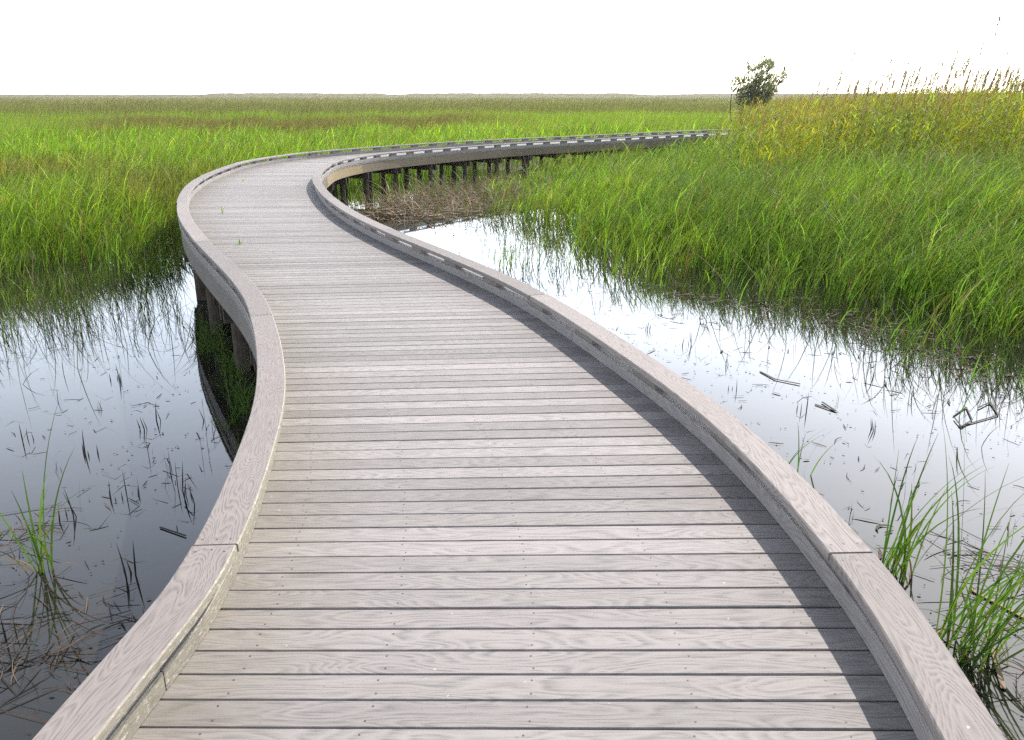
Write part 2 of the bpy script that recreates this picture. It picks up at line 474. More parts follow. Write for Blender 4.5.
# ------------------------------------------------------------------ blades
def ribbons(x, y, z, h, w, az, lean, bend, col, ns=3, tipcol=None, twist=None, droop=None):
    """curved tapering blades as one batch: returns V, Q, C"""
    N = len(x); L = ns + 1
    t = np.linspace(0, 1, L)[None, :]
    g = lambda a: np.broadcast_to(np.asarray(a, float), (N,))[:, None]
    disp = g(h) * (g(lean) * t + g(bend) * t ** 2.2)
    zz = g(z) + g(h) * (t - (0 if droop is None else g(droop)) * t ** 3) * np.sqrt(np.clip(1 - (g(lean) * .6) ** 2, .1, 1))
    bx = g(x) + disp * np.cos(g(az)); by = g(y) + disp * np.sin(g(az))
    tw = rng.uniform(0, math.pi, N) if twist is None else twist
    ww = g(w) * .5 * (np.clip(1.02 - t, 0, 1) ** .65) * (.55 + .45 * np.clip(t * 4, 0, 1))
    sx = np.cos(g(tw)) * ww; sy = np.sin(g(tw)) * ww
    V = np.zeros((N, L, 2, 3))
    V[:, :, 0] = np.stack([bx - sx, by - sy, zz], -1); V[:, :, 1] = np.stack([bx + sx, by + sy, zz], -1)
    b0 = np.arange(N)[:, None] * (2 * L) + np.arange(ns)[None, :] * 2
    Q = np.stack([b0, b0 + 1, b0 + 3, b0 + 2], -1).reshape(-1, 4)
    C = np.ones((N, L, 2, 4)); c = np.asarray(col, float)
    C[..., :3] = c[:, None, None, :]
    if tipcol is not None:
        k = np.clip((t - .55) / .45, 0, 1)[..., None, None]
        C[..., :3] = C[..., :3] * (1 - k) + np.asarray(tipcol, float)[:, None, None, :] * k
    return V.reshape(-1, 3), Q, C.reshape(-1, 4)

class Batch:
    def __init__(s): s.V = []; s.Q = []; s.C = []; s.n = 0
    def add(s, r):
        V, Q, C = r; s.V.append(V); s.Q.append(Q + s.n); s.C.append(C); s.n += len(V)
    def build(s, name, mat, parent=None):
        V = np.vstack(s.V); me = mesh_np(name, V, np.vstack(s.Q), np.vstack(s.C)); return link(name, me, mat, parent)

def scatter(r0, r1, dens, a0=-42, a1=42):
    n = int(.5 * R(a1 - a0) * (r1 * r1 - r0 * r0) * dens)
    r = np.sqrt(rng.random(n) * (r1 * r1 - r0 * r0) + r0 * r0); a = R(a0) + rng.random(n) * R(a1 - a0)
    return r * np.sin(a), r * np.cos(a)

GREEN = np.array((.130, .216, .018)); DGREEN = np.array((.068, .142, .016)); LIME = np.array((.15, .27, .016))
YEL = np.array((.20, .20, .025)); STRAW = np.array((.26, .20, .095)); BROWN = np.array((.115, .085, .042)); RUST = np.array((.15, .085, .04)); OLIVE = np.array((.10, .11, .035))
def mixc(a, b, f): f = np.asarray(f)[:, None]; return a * (1 - f) + b * f

def marsh_colour(x, y):
    """plant colour from the place: stands of different species"""
    r = np.hypot(x, y); brg = x / np.maximum(y, 1)
    N = len(x)
    n1 = vnoise(x, y, 3.0); n2 = vnoise(x + 40, y, 9.0); n3 = vnoise(brg * 60, np.log(r) * 22, 3.0)
    c = np.tile(GREEN, (N, 1))
    left = x < -1.8 - .02 * (y - 20)
    c = mixc(c, np.tile(DGREEN, (N, 1)), sstep(.35, .75, n1) * .7)
    # left stand: brighter lime behind the near edge
    c = mixc(c, np.tile(LIME, (N, 1)), np.where(left, sstep(24, 38, r) * .75, 0) * (.4 + .6 * n2))
    # rusty patches
    pr = sstep(.66, .85, vnoise(x, y, 4.5)) * sstep(16, 24, r) * (left)
    c = mixc(c, np.tile(RUST, (N, 1)), pr * .35)
    pr2 = np.exp(-(((x + 16.5) / 2.6) ** 2 + ((y - 27) / 3.5) ** 2))
    c = mixc(c, np.tile(RUST, (N, 1)), np.clip(pr2 * .9, 0, .6))
    # behind the walk on the right: lime strip
    c = mixc(c, np.tile(LIME * (1.05, 1., 1.), (N, 1)), sstep(38, 46, r) * sstep(-.22, -.05, brg) * .9)
    # brown rush band, then green strip, then grey-brown band, then olive out to the horizon
    wob = (vnoise(brg * 20, 0 * r, 1.0) - .5) * .35
    b1 = sstep(56, 66, r * (1 + wob)) * sstep(98, 86, r * (1 + wob)) * sstep(.15, .5, vnoise(x, y, 6) + .25) * sstep(-.62, -.42, brg + wob * .2) * (1 - .8 * sstep(-.1, .05, brg))
    c = mixc(c, np.tile(BROWN * (.9, .85, .8), (N, 1)), b1 * .85)
    b2 = sstep(102, 116, r * (1 + wob)) * sstep(300, 240, r * (1 + wob)) * sstep(.2, .5, n3 + .25 + .3 * sstep(-.6, -.2, brg))
    c = mixc(c, np.tile(OLIVE * .45 + BROWN * .38, (N, 1)), b2 * .8)
    b3 = sstep(220, 300, r)
    c = mixc(c, np.tile(OLIVE * .6 + STRAW * .25, (N, 1)), b3 * (.8 + .2 * n3))
    return c

def jitter(c, v=.30, hue=.12):
    N = len(c); k = np.exp(rng.normal(0, v, N))[:, None]
    hj = np.c_[np.exp(rng.normal(0, hue, N)), np.ones(N), np.exp(rng.normal(0, .2, N))]
    return c * k * hj

def in_tall(x, y):
    return sstep(-.6, .8, x - .262 * y + (vnoise(x, y, 3) - .5) * 2.0) * sstep(0, 1.5, np.hypot(x, y) - 25 + (x - 9) * .12 + (vnoise(x + 9, y, 4) - .5) * 3)
def walk_clear(x, y, m=.12): 
    d = lat_dist(x, y); return d > 1.5 + m

near = Batch()
def grass(batch, x, y, hmul=1.0, w=.013, ns=4, stems=True, leaves=2):
    N = len(x)
    c = jitter(marsh_colour(x, y), .36); r = np.hypot(x, y)
    dd = rng.random(N) < .045; c[dd] = jitter(np.tile(STRAW * .8, (int(dd.sum()), 1)), .3)
    h = (1.05 + .35 * vnoise(x, y, 2.5) + .15 * vnoise(x, y, .6)) * np.exp(rng.normal(0, .13, N)) * hmul
    right = sstep(-2, 3, x)
    h = h * (1 + .33 * right * sstep(13, 24, r) * sstep(5, 10, x))
    ld = lat_dist(x, y)
    h = h * (1 - .27 * sstep(13, 6, ld) * sstep(22, 27, y) * right)
    h = h * (.55 + .45 * sstep(-1.0, 3.5, pond_sd(x, y)))
    z = np.maximum(ground_z(x, y), -.12) - .02
    az = rng.normal(-.15, .75, N)                       # wind bends blades towards +x
    lean = np.abs(rng.normal(.08, .08, N)); bend = np.abs(rng.normal(.24, .16, N))
    tip = np.where((rng.random(N) < .13)[:, None], STRAW[None] * 1.0, mixc(c, np.tile(YEL, (N, 1)), np.full(N, .22)))
    batch.add(ribbons(x, y, z, h, w * np.exp(rng.normal(0, .25, N)), az, lean, bend, c, ns, tip, droop=.08))
    for k in range(leaves):                              # arching leaves off the stem
        f = rng.uniform(.3, .66, N); az2 = np.where(rng.random(N) < .65, rng.normal(0, .7, N), rng.uniform(0, 2 * math.pi, N))
        hl = h * rng.uniform(.4, .7, N)
        batch.add(ribbons(x + np.cos(az) * h * lean * f, y + np.sin(az) * h * lean * f, z + h * f * .97, hl, w * 1.05, az2, np.abs(rng.normal(.2, .12, N)), np.abs(rng.normal(.38, .2, N)),
                          jitter(c, .25, .05), ns, tip, droop=np.abs(rng.normal(.22, .14, N))))
def select(x, y, lo=-.9, hi=3.8, p=1.0, notall=True):
    sd = pond_sd(x, y)
    d = sstep(lo, hi, sd + (vnoise(x, y, 1.3) - .5) * 3.2) * (.55 + .45 * sstep(.2, .5, vnoise(x + 3, y, 1.2)))
    if notall: d = d * (1 - in_tall(x, y))
    k = (rng.random(len(x)) < d * p) & walk_clear(x, y)
    return x[k], y[k]

beds = {'left': Batch(), 'right': Batch()}
for r0, r1, dens, w, ns, lv in ((8.5, 17, 125, .016, 4, 2), (17, 26, 88, .020, 4, 2), (26, 40, 42, .03, 3, 2), (40, 62, 20, .044, 3, 1)):
    x, y = scatter(r0, r1, dens)
    x, y = select(x, y)
    cl = np.interp(y, PY[:900], PX[:900])
    lf = (x < cl) | (y > 36) & (np.hypot(x - 3, y - 40) > 0) & ((x - 3.6) * .707 - (y - 40.2) * .707 < 0)
    grass(beds['left'], x[lf], y[lf], 1.0, w, ns, leaves=lv); grass(beds['right'], x[~lf], y[~lf], 1.0, w, ns, leaves=lv)
# thin outliers standing in the water
x, y = scatter(8, 34, 60); sd = pond_sd(x, y)
k = (rng.random(len(x)) < (.16 + .42 * (x < -4)) * sstep(-2.4 - 1.6 * (x < -4), -.2, sd) * (sd < .3) * sstep(.35, .6, vnoise(x, y, .8))) & walk_clear(x, y)
x, y = x[k], y[k]; lf = x < np.interp(y, PY[:900], PX[:900])
grass(beds['left'], x[lf], y[lf], .62, .011, 4, leaves=1); grass(beds['right'], x[~lf], y[~lf], .62, .011, 4, leaves=1)
o = beds['left'].build('marsh_grass', M_LEAF); tag(o, 'bright green cordgrass bed left of and behind the boardwalk', 'grass', kind='stuff')
o = beds['right'].build('marsh_grass', M_LEAF); tag(o, 'wind-bent green cordgrass bed right of the pond inside the bend', 'grass', kind='stuff')

far = Batch()
for r0, r1, dens, w, hm in ((62, 110, 14, .055, 1.0), (110, 230, 4.2, .10, 1.0), (230, 520, .75, .22, 1.05), (520, 1300, .09, .5, 1.3)):
    x, y = scatter(r0, r1, dens, -38, 38)
    k = walk_clear(x, y) & (rng.random(len(x)) < (1 - in_tall(x, y) * (np.hypot(x, y) < 70)))
    x, y = x[k], y[k]; N = len(x); r = np.hypot(x, y)
    h = (1.0 + .45 * vnoise(x, y, 7) + .25 * vnoise(x, y, 1.5)) * np.exp(rng.normal(0, .14, N)) * hm
    c = jitter(marsh_colour(x, y), .2, .1)
    z = ground_z(x, y) - .02
    tip = np.where((rng.random(N) < .25)[:, None], STRAW[None] * .8, c)
    far.add(ribbons(x, y, z, h, w * np.exp(rng.normal(0, .25, N)), rng.normal(0, .8, N), np.abs(rng.normal(.1, .08, N)), np.abs(rng.normal(.25, .12, N)), c, 2, tip, twist=rng.normal(0, .6, N)))
x, y = scatter(85, 330, .035, -38, 30); k = (vnoise(x, y, 14) > .55); x, y = x[k], y[k]; N = len(x); r = np.hypot(x, y)
for q in range(3):
    far.add(ribbons(x + rng.normal(0, .8, N), y + rng.normal(0, .8, N), np.zeros(N), rng.uniform(1.6, 3.1, N), .0006 * r, rng.normal(0, .5, N), np.abs(rng.normal(.12, .1, N)), np.abs(rng.normal(.2, .1, N)), jitter(np.tile(OLIVE * .6 + BROWN * .3, (N, 1)), .25), 3, twist=rng.normal(0, .4, N)))
o = far.build('far_marsh', M_FAR); tag(o, 'distant green and brown marsh plain running to the horizon', 'marsh', kind='stuff')

# tall leafy reeds on the right -------------------------------------------------------
tall = Batch()
x, y = scatter(23, 75, 13, 8, 42)
k = (rng.random(len(x)) < in_tall(x, y) * np.where(np.hypot(x, y) > 45, .5, 1)) & walk_clear(x, y, .5)
x, y = x[k], y[k]; N = len(x); r = np.hypot(x, y)
z = ground_z(x, y)
h = (2.3 + .42 * sstep(.3, .62, x / y) + .55 * vnoise(x, y, 2.2)) * np.exp(rng.normal(0, .07, N))
base = mixc(np.tile(np.array((.19, .25, .018)), (N, 1)), np.tile(np.array((.28, .29, .025)), (N, 1)), sstep(.3, .7, vnoise(x, y, 2.6)))
base = mixc(base, np.tile(DGREEN * 1.0, (N, 1)), sstep(.62, .8, vnoise(x + 21, y, 3.1)) * .8)
c = jitter(base, .2)
az = rng.normal(0, .8, N)
tall.add(ribbons(x, y, z, h, .022, az, np.abs(rng.normal(.06, .04, N)), np.abs(rng.normal(.1, .06, N)), c * .8 + np.array((.03, .015, .005)), 4))
for f in np.linspace(.22, .97, 13):
    ff = f + rng.normal(0, .03, N); kk = rng.random(N) < .9
    az2 = np.where(rng.random(N) < .5, rng.normal(0, .8, N), rng.uniform(0, 2 * math.pi, N))
    cc = jitter(c, .15); cc = mixc(cc, np.tile(YEL * 1.05, (N, 1)), np.full(N, .5 * max(0, f - .5)))
    hl = rng.uniform(.22, .5, N) * (1.1 - .45 * f)
    tall.add(ribbons((x + np.cos(az) * h * .08 * ff)[kk], (y + np.sin(az) * h * .08 * ff)[kk], (z + h * ff * .98)[kk], hl[kk], rng.uniform(.03, .065, N)[kk], az2[kk], np.abs(rng.normal(.45, .25, N))[kk],
                     np.abs(rng.normal(.45, .2, N))[kk], cc[kk], 2, droop=np.abs(rng.normal(.25, .2, N))[kk]))
# reddish seed tips
kk = rng.random(N) < .3
tall.add(ribbons(x[kk], y[kk], (z + h * .85)[kk], (h * .28)[kk], .03, rng.normal(0, .6, kk.sum()), .12, .2, jitter(np.tile(np.array((.19, .105, .05)), (kk.sum(), 1)), .2), 3))
o = tall.build('tall_reeds', M_LEAF); tag(o, 'tall yellow-green leafy reeds with reddish tips standing on the right', 'reeds', kind='stuff')

# ------------------------------------------------------------------ tall seed-head stalks against the sky
GOLDSTALK = []
for v in range(5):
    B = Batch(); hh = 1.0
    one = np.zeros(1)
    bend = rng.uniform(.03, .12)
    B.add(ribbons(one, one, one, np.array([3.75]), .024, one, .03, bend, np.array([[.24, .185, .11]]), 8, twist=np.array([rng.uniform(0, 3)])))
    n = 38; t = rng.uniform(.83, 1.0, n)
    px_ = 3.75 * (.03 * t + bend * t ** 2.2)
    B.add(ribbons(px_, np.zeros(n), 3.75 * t, rng.uniform(.10, .26, n) * (1.15 - .6 * (t - .83) / .17), .027, rng.normal(0, .7, n), rng.uniform(.2, .5, n), rng.uniform(.2, .6, n), jitter(np.tile(np.array((.25, .195, .13)), (n, 1)), .2), 2))
    m = 3; t = rng.uniform(.45, .8, m)
    B.add(ribbons(3.75 * (.03 * t + bend * t ** 2.2), np.zeros(m), 3.75 * t, rng.uniform(.3, .5, m), .025, rng.normal(0, .8, m), .4, .5, jitter(np.tile(np.array((.16, .15, .04)), (m, 1)), .2), 3, droop=.2))
    me = mesh_np('plume_reed', np.vstack(B.V), np.vstack(B.Q), np.vstack(B.C)); me.materials.append(M_PLUME); GOLDSTALK.append(me)
def place(name, me, x, y, z, s, rz, label, cat, group=None):
    o = bpy.data.objects.new(name, me); COL.objects.link(o)
    o.location = (x, y, z); o.scale = (s, s, s); o.rotation_euler = (0, 0, rz)
    return tag(o, label, cat, group)
for i in range(190):
    u = ((i + rng.random()) / 190) ** .85
    px_ = 775 + 270 * u; r = rng.uniform(25.5, 34) + 4 * (1 - u)
    bx = (px_ - 512) / 800 / .965; yy = r / math.hypot(1, bx); xx = bx * yy
    if lat_dist([xx], [yy])[0] < 2: continue
    hgt = 3.3 + .4 * u + rng.gamma(1.6, .2)
    place('plume_reed', GOLDSTALK[i % 5], xx, yy, float(ground_z(np.array([xx]), np.array([yy]))[0]) - .02, hgt / 3.75, rng.normal(0, .35),
          'tall brown feathery reed plume rising above the yellow-green reeds into the sky', 'reed', 'feathery reed plumes above the reeds on the right')

# ------------------------------------------------------------------ shrub on the horizon
def tube(mb, pts, rads, k=6):
    pts = np.asarray(pts, float); n = len(pts); V = []
    ang = np.arange(k) / k * 2 * math.pi
    for i in range(n):
        d = pts[min(n - 1, i + 1)] - pts[max(0, i - 1)]; d /= np.linalg.norm(d) + 1e-9
        a = np.cross(d, (0.31, .9, .17)); a /= np.linalg.norm(a) + 1e-9; b_ = np.cross(d, a)
        V += [pts[i] + rads[i] * (a * math.cos(q) + b_ * math.sin(q)) for q in ang]
    Q = [(i * k + j, i * k + (j + 1) % k, (i + 1) * k + (j + 1) % k, (i + 1) * k + j) for i in range(n - 1) for j in range(k)]
    mb.add(V, Q, (.5, .5, .5, 1))
SX, SY = 15.9, 57.5
shrub = empty('shrub', (SX, SY, .3)); shrub.scale = (1.2, 1.2, 1.08); tag(shrub, 'lone wind-shaped dark green shrub on the horizon left of the reed plumes', 'shrub')
tr = MB(); cr = Batch()
for i in range(36):
    v = rng.normal(0, 1, 3); v = v / np.linalg.norm(v) * rng.uniform(.72, 1.0)
    tg = np.array((.65 + 1.7 * v[0] + .7 * v[2], 1.5 * v[1], 3.95 + 1.2 * v[2]))
    t = np.linspace(0, 1, 9)[:, None]; b_ = np.array((rng.normal(0, .18), rng.normal(0, .18), -.2))
    P = b_ + (tg - b_) * np.c_[t ** 1.25, t ** 1.25, t ** .95] + np.cumsum(rng.normal(0, .035, (9, 3)), 0)
    t = t[:, 0]
    tube(tr, P, .05 * (1 - t * .85))
    for j in range(7):
        q = rng.uniform(.5, 1.0); b0 = np.array([np.interp(q, t, P[:, k]) for k in range(3)])
        d = np.array([rng.normal(.25, .6), rng.normal(0, .6), rng.uniform(-.1, 1.0)]); d /= np.linalg.norm(d); l2 = rng.uniform(.3, .6)
        tt = np.linspace(0, 1, 4)[:, None]; P2 = b0 + d * l2 * tt
        tube(tr, P2, .014 * (1 - tt[:, 0] * .7), 4)
        n = int(rng.integers(8, 16)); q2 = rng.uniform(.1, 1.05, n)[:, None]; pos = b0 + d * l2 * q2 + rng.normal(0, .08, (n, 3))
        cr.add(ribbons(pos[:, 0], pos[:, 1], pos[:, 2], rng.uniform(.14, .26, n), rng.uniform(.08, .13, n), rng.normal(.2, 1.3, n), rng.uniform(.3, 1.2, n), rng.uniform(0, .4, n),
                       jitter(np.tile(np.array((.19, .21, .13)), (n, 1)), .3), 2))
tr.build('trunk', M_BARK, shrub, True); cr.build('crown', M_BUSH, shrub)

# ------------------------------------------------------------------ reed clumps in the water
def clump(name, x, y, z, n, h, w, label, cat='reeds', group=None, lean=.12, bend=.3, azm=0., azs=1.6, spread=.12, col=GREEN, dead=3, base_col=None):
    B = Batch()
    a = rng.uniform(0, 2 * math.pi, n); rr = spread * np.sqrt(rng.random(n))
    hs = h * rng.uniform(.45, 1.05, n)
    c = jitter(np.tile(np.asarray(col), (n, 1)), .18, .12)
    B.add(ribbons(rr * np.cos(a), rr * np.sin(a), np.full(n, -.05), hs, w * rng.uniform(.7, 1.2, n), rng.normal(azm, azs, n), np.abs(rng.normal(lean, lean * .7, n)), np.abs(rng.normal(bend, bend * .6, n)), c, 9,
                  mixc(c, np.tile(LIME, (n, 1)), rng.random(n) * .4), droop=np.abs(rng.normal(.10, .16, n)), twist=rng.normal(.1, .5, n)))
    if dead:
        m = dead; c2 = jitter(np.tile(BROWN * 1.2, (m, 1)), .3)
        B.add(ribbons(rng.normal(0, spread, m), rng.normal(0, spread, m), np.full(m, -.03), h * rng.uniform(.2, .5, m), w, rng.uniform(0, 6.3, m), rng.uniform(.1, .7, m), rng.uniform(.3, 1.0, m), c2, 6, droop=rng.uniform(.2, .7, m)))
    o = B.build(name, M_LEAF); o.location = (x, y, z)
    return tag(o, label, cat, group)
RG = np.array((.075, .15, .02))
clump('reed_clump', 2.86, 5.12, 0, 24, 1.3, .020, 'green reed clump beside the right kerb, the smaller one farther from the camera', azm=.1, azs=.9, col=RG, spread=.12)
clump('reed_clump', 2.86, 4.22, 0, 50, 1.55, .021, 'large fanning green reed clump beside the right kerb near the bottom corner', azm=.1, azs=.75, lean=.28, bend=.32, col=RG, spread=.17, dead=7)
clump('reed_clump', 2.62, 6.75, 0, 7, .8, .018, 'few thin green blades standing in the water halfway along the right kerb', lean=.3, bend=.3, azm=.2, azs=1.0, col=RG, spread=.2, dead=0)
clump('reed_clump', -3.47, 5.15, 0, 13, 1.3, .018, 'small upright green reed clump standing alone in the left pond', lean=.1, bend=.28, azm=.2, azs=1.8, col=RG, spread=.06, dead=5)
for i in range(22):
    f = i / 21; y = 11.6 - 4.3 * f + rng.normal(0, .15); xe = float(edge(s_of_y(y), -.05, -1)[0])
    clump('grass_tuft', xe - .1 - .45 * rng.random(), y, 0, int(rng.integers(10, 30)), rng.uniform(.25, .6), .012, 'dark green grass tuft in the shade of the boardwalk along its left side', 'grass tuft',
          'grass tufts in the shade left of the boardwalk', lean=.2, bend=.5, azs=2.2, spread=.13, col=DGREEN * .6, dead=2)  # tuft green darkened to deepen the shade beside the walk
for i, (x, y, h, n, lb) in enumerate(((-5.5, 15.3, .30, 3, 'tiny green sprig growing through the deck, middle of the three'), (-4.08, 11.95, .24, 3, 'tiny green sprig growing through the deck, nearest of the three'), (-7.0, 21.3, .2, 3, 'tiny dark sprig growing through the deck at the bend'))):
    clump('deck_sprig', x, y, D + .01, n, h, .02, lb, 'sprig', None, lean=.2, bend=.25, azm=.3, azs=1., spread=.02, col=LIME * .9, dead=0)

# ------------------------------------------------------------------ dead stalks and litter
def broken_stub(k):
    B = Batch(); n = 2 + k % 4
    x = rng.normal(0, .05, n); y = rng.normal(0, .04, n)
    c = jitter(np.tile(np.array((.028, .023, .017)), (n, 1)), .3)
    B.add(ribbons(x, y, np.full(n, -.04), rng.uniform(.08, .34, n), .016, rng.uniform(0, 6.3, n), rng.uniform(0, .25, n), rng.uniform(0, .06, n), c, 3, twist=rng.normal(0, .5, n)))
    m = 1 + k % 2
    B.add(ribbons(x[:m], y[:m], rng.uniform(.08, .2, m), rng.uniform(.1, .22, m), .018, rng.uniform(0, 6.3, m), 1.1, .1, c[:m], 2, droop=rng.uniform(.9, 1.5, m)))
    me = mesh_np('dead_reed_stub', np.vstack(B.V), np.vstack(B.Q), np.vstack(B.C)); me.materials.append(M_DEAD); return me
STUB = [broken_stub(k) for k in range(7)]
def unproject(px_, py_, z=0.):
    t = 274 / 800.; p = math.atan(t); dx = (px_ - 512) / 800; dy = (py_ - 370) / 800
    dn = math.sin(p) + dy * math.cos(p); fw = math.cos(p) - dy * math.sin(p); s_ = (EYE - z) / dn
    return dx * s_, fw * s_
spots = [(125, 590), (132, 575), (190, 495), (180, 488), (192, 505), (135, 495), (112, 500), (205, 420), (212, 432), (60, 470), (150, 640), (138, 640), (30, 440), (85, 455), (160, 420), (170, 470), (100, 410), (70, 515), (200, 455), (20, 640),
         (120, 380), (60, 400), (150, 455), (140, 430)]
for i, (a, b_) in enumerate(spots):
    x, y = unproject(a, b_)
    place('dead_reed_stub', STUB[i % 7], x, y, 0, rng.uniform(.7, 1.15), rng.uniform(0, 6.3), 'dark broken reed stub sticking out of the still left pond', 'reed stub', 'broken reed stubs in the left pond')
spots = [(728, 365), (690, 345), (735, 390), (650, 330), (800, 410), (850, 520), (905, 500), (560, 290), (600, 305), (840, 400), (870, 430), (915, 470)]
for i, (a, b_) in enumerate(spots):
    x, y = unproject(a, b_)
    place('dead_reed_stub', STUB[(i * 3) % 7], x, y, 0, rng.uniform(.6, 1.0), rng.uniform(0, 6.3), 'dark broken reed stub sticking out of the bright right pond', 'reed stub', 'broken reed stubs in the right pond')

def strips(x, y, L, w, c, z=.006, curl=.8):
    """flat curled leaves floating on the water"""
    N = len(x); n = 6; t = np.linspace(-.5, .5, n)[None]
    a0 = rng.uniform(0, 2 * math.pi, N)[:, None]; k = rng.normal(0, curl * .6, N)[:, None] * (rng.random(N) < .4)[:, None]
    ang = a0 + k * t * 2
    sx = np.cumsum(np.cos(ang), 1) / n * L[:, None]; sy = np.cumsum(np.sin(ang), 1) / n * L[:, None]
    ww = (w[:, None] * .5) * np.clip(1.15 - (2 * np.abs(t)) ** 2, .15, 1)
    X = x[:, None] + sx; Y = y[:, None] + sy; Z = z + .004 * rng.random((N, 1)) + .003 * rng.random((N, n))
    V = np.zeros((N, n, 2, 3)); nx, ny = -np.sin(ang) * ww, np.cos(ang) * ww
    V[:, :, 0] = np.stack([X - nx, Y - ny, Z], -1); V[:, :, 1] = np.stack([X + nx, Y + ny, Z + .004], -1)
    b0 = np.arange(N)[:, None] * (2 * n) + np.arange(n - 1)[None] * 2
    Q = np.stack([b0, b0 + 1, b0 + 3, b0 + 2], -1).reshape(-1, 4)
    C = np.ones((N, n, 2, 4)); C[..., :3] = c[:, None, None, :]
    return V.reshape(-1, 3), Q, C.reshape(-1, 4)
lit = Batch()
def add_litter(n, xy, smin, smax, wmin, wmax, col, v=.35):
    x, y = xy; lit.add(strips(x, y, rng.uniform(smin, smax, len(x)) * rng.uniform(.5, 1, len(x)), rng.uniform(wmin, wmax, len(x)), jitter(np.tile(np.asarray(col), (len(x), 1)), v)))
DK = (.045, .034, .025)
x, y = scatter(3, 22, 16); sd = pond_sd(x, y); k = (sd < 0) & (rng.random(len(x)) < .10 + .8 * sstep(-1.6, 0, sd)) & (vnoise(x, y, 1.1) > .42) & walk_clear(x, y, .1)
add_litter(0, (x[k], y[k]), .05, .4, .006, .014, DK)
x, y = scatter(3, 20, 26); sd = pond_sd(x, y); k = (sd < 0) & (vnoise(x + 5, y, .9) > .5) & walk_clear(x, y, .05)
add_litter(0, (x[k], y[k]), .012, .05, .006, .016, DK)
# reddish mat at the bottom left, pale straw at the bottom right
def ellipse(cx, cy, rx_, ry_, n): 
    return cx + rx_ * rng.normal(0, .5, n), cy + ry_ * rng.normal(0, .5, n)
for a, b_, rx_, ry_, n, col in ((10, 640, .45, .8, 75, (.06, .04, .03)), (15, 540, .25, .4, 40, (.085, .055, .04)), (1010, 640, .5, .7, 70, (.14, .105, .07)), (990, 560, .4, .4, 40, (.12, .09, .07)), (45, 660, .5, .5, 40, (.06, .042, .032))):
    X, Y = unproject(a, b_); add_litter(0, ellipse(X, Y, rx_, ry_, int(n * 1.5)), .1, .7, .003, .009, col)
# brown thatch on the mud inside the bend
x, y = scatter(20, 36, 60, -20, 6); k = (1.6 * np.exp(-(((x + 2.4) / 2.3) ** 2 + ((y - 27.0) / 3.0) ** 2)) + .7 * np.exp(-(((x - .2) / 2.6) ** 2 + ((y - 30) / 3) ** 2)) > rng.random(len(x))) & walk_clear(x, y, .05)
lit.add(strips(x[k], y[k], rng.uniform(.2, .8, k.sum()), rng.uniform(.015, .05, k.sum()), jitter(np.tile(np.array((.135, .10, .065)), (k.sum(), 1)), .5), z=.02))
kk = rng.random(k.sum()) < .65; xs, ys = x[k][kk], y[k][kk]; N = len(xs)
lit.add(ribbons(xs, ys, np.full(N, -.02), rng.uniform(.2, 1.05, N), .02, rng.uniform(0, 6.3, N), rng.uniform(.1, .9, N), rng.uniform(.1, .8, N), jitter(np.tile(np.array((.22, .165, .11)), (N, 1)), .3), 4, droop=rng.uniform(0, .6, N)))
x, y = scatter(21, 34, 14, -16, 5); k = (np.exp(-(((x + 2.2) / 2.3) ** 2 + ((y - 28.5) / 3.5) ** 2)) * .5 > rng.random(len(x))) & walk_clear(x, y, .05)
x, y = x[k], y[k]; N = len(x)
lit.add(ribbons(x, y, np.full(N, -.02), rng.uniform(.3, .95, N), .03, rng.normal(0, 1, N), np.abs(rng.normal(.1, .1, N)), np.abs(rng.normal(.25, .2, N)), jitter(np.tile(GREEN * .9, (N, 1))), 4, droop=.1))
# dead stalks along the far walk and at the edge of the beds
x, y = scatter(9, 45, 30, -38, 38); sd = pond_sd(x, y); ld = lat_dist(x, y)
k = ((np.abs(sd) < .9) & (rng.random(len(x)) < .09) | (ld < 3.2) & (y > 30) & (x > -2) & (rng.random(len(x)) < .25) & ((x - 3.6) * .7 - (y - 40.2) * .72 > 0)) & (ld > 1.65)
xs, ys = x[k], y[k]; N = len(xs)
lit.add(ribbons(xs, ys, np.full(N, -.02), rng.uniform(.5, 1.5, N) * np.where(ys > 28, 1.1, .8), .015, rng.uniform(0, 6.3, N), rng.uniform(.05, .6, N), rng.uniform(0, .5, N), jitter(np.tile(np.array((.17, .13, .085)), (N, 1)), .3), 4, droop=rng.uniform(0, .3, N)))
x, y = scatter(4.5, 24, 34); sd = pond_sd(x, y); lf = x < np.interp(y, PY[:900], PX[:900])
pr = np.where(lf, .75 * sstep(-5.6, -.4, sd), .26 * sstep(-3.0, -.2, sd)) * sstep(.30, .66, vnoise(x * 1.0, y, .6)) * (sd < .8)
k = (rng.random(len(x)) < pr) & walk_clear(x, y, .08); xs, ys = x[k], y[k]; N = len(xs)
lit.add(ribbons(xs, ys, np.full(N, -.03), rng.uniform(.12, .85, N), .010, rng.normal(0, 1.3, N), np.abs(rng.normal(.1, .16, N)), np.abs(rng.normal(.04, .12, N)), jitter(np.tile(np.array((.05, .052, .02)), (N, 1)), .45), 4, droop=np.abs(rng.normal(0, .08, N))))
x, y = scatter(8, 20, 90, 8, 42); sd = pond_sd(x, y); k = (np.abs(sd + .2) < .9) & (rng.random(len(x)) < .5 * sstep(.45, .6, vnoise(x, y, 1.6)))
add_litter(0, (x[k], y[k]), .1, .6, .008, .02, (.075, .052, .035))
x, y = scatter(6, 16, 14, 6, 36); sd = pond_sd(x, y); k = (sd < -.5) & (vnoise(x, y, .7) > .60) & walk_clear(x, y, .15)
add_litter(0, (x[k], y[k]), .06, .35, .01, .028, (.05, .036, .026))
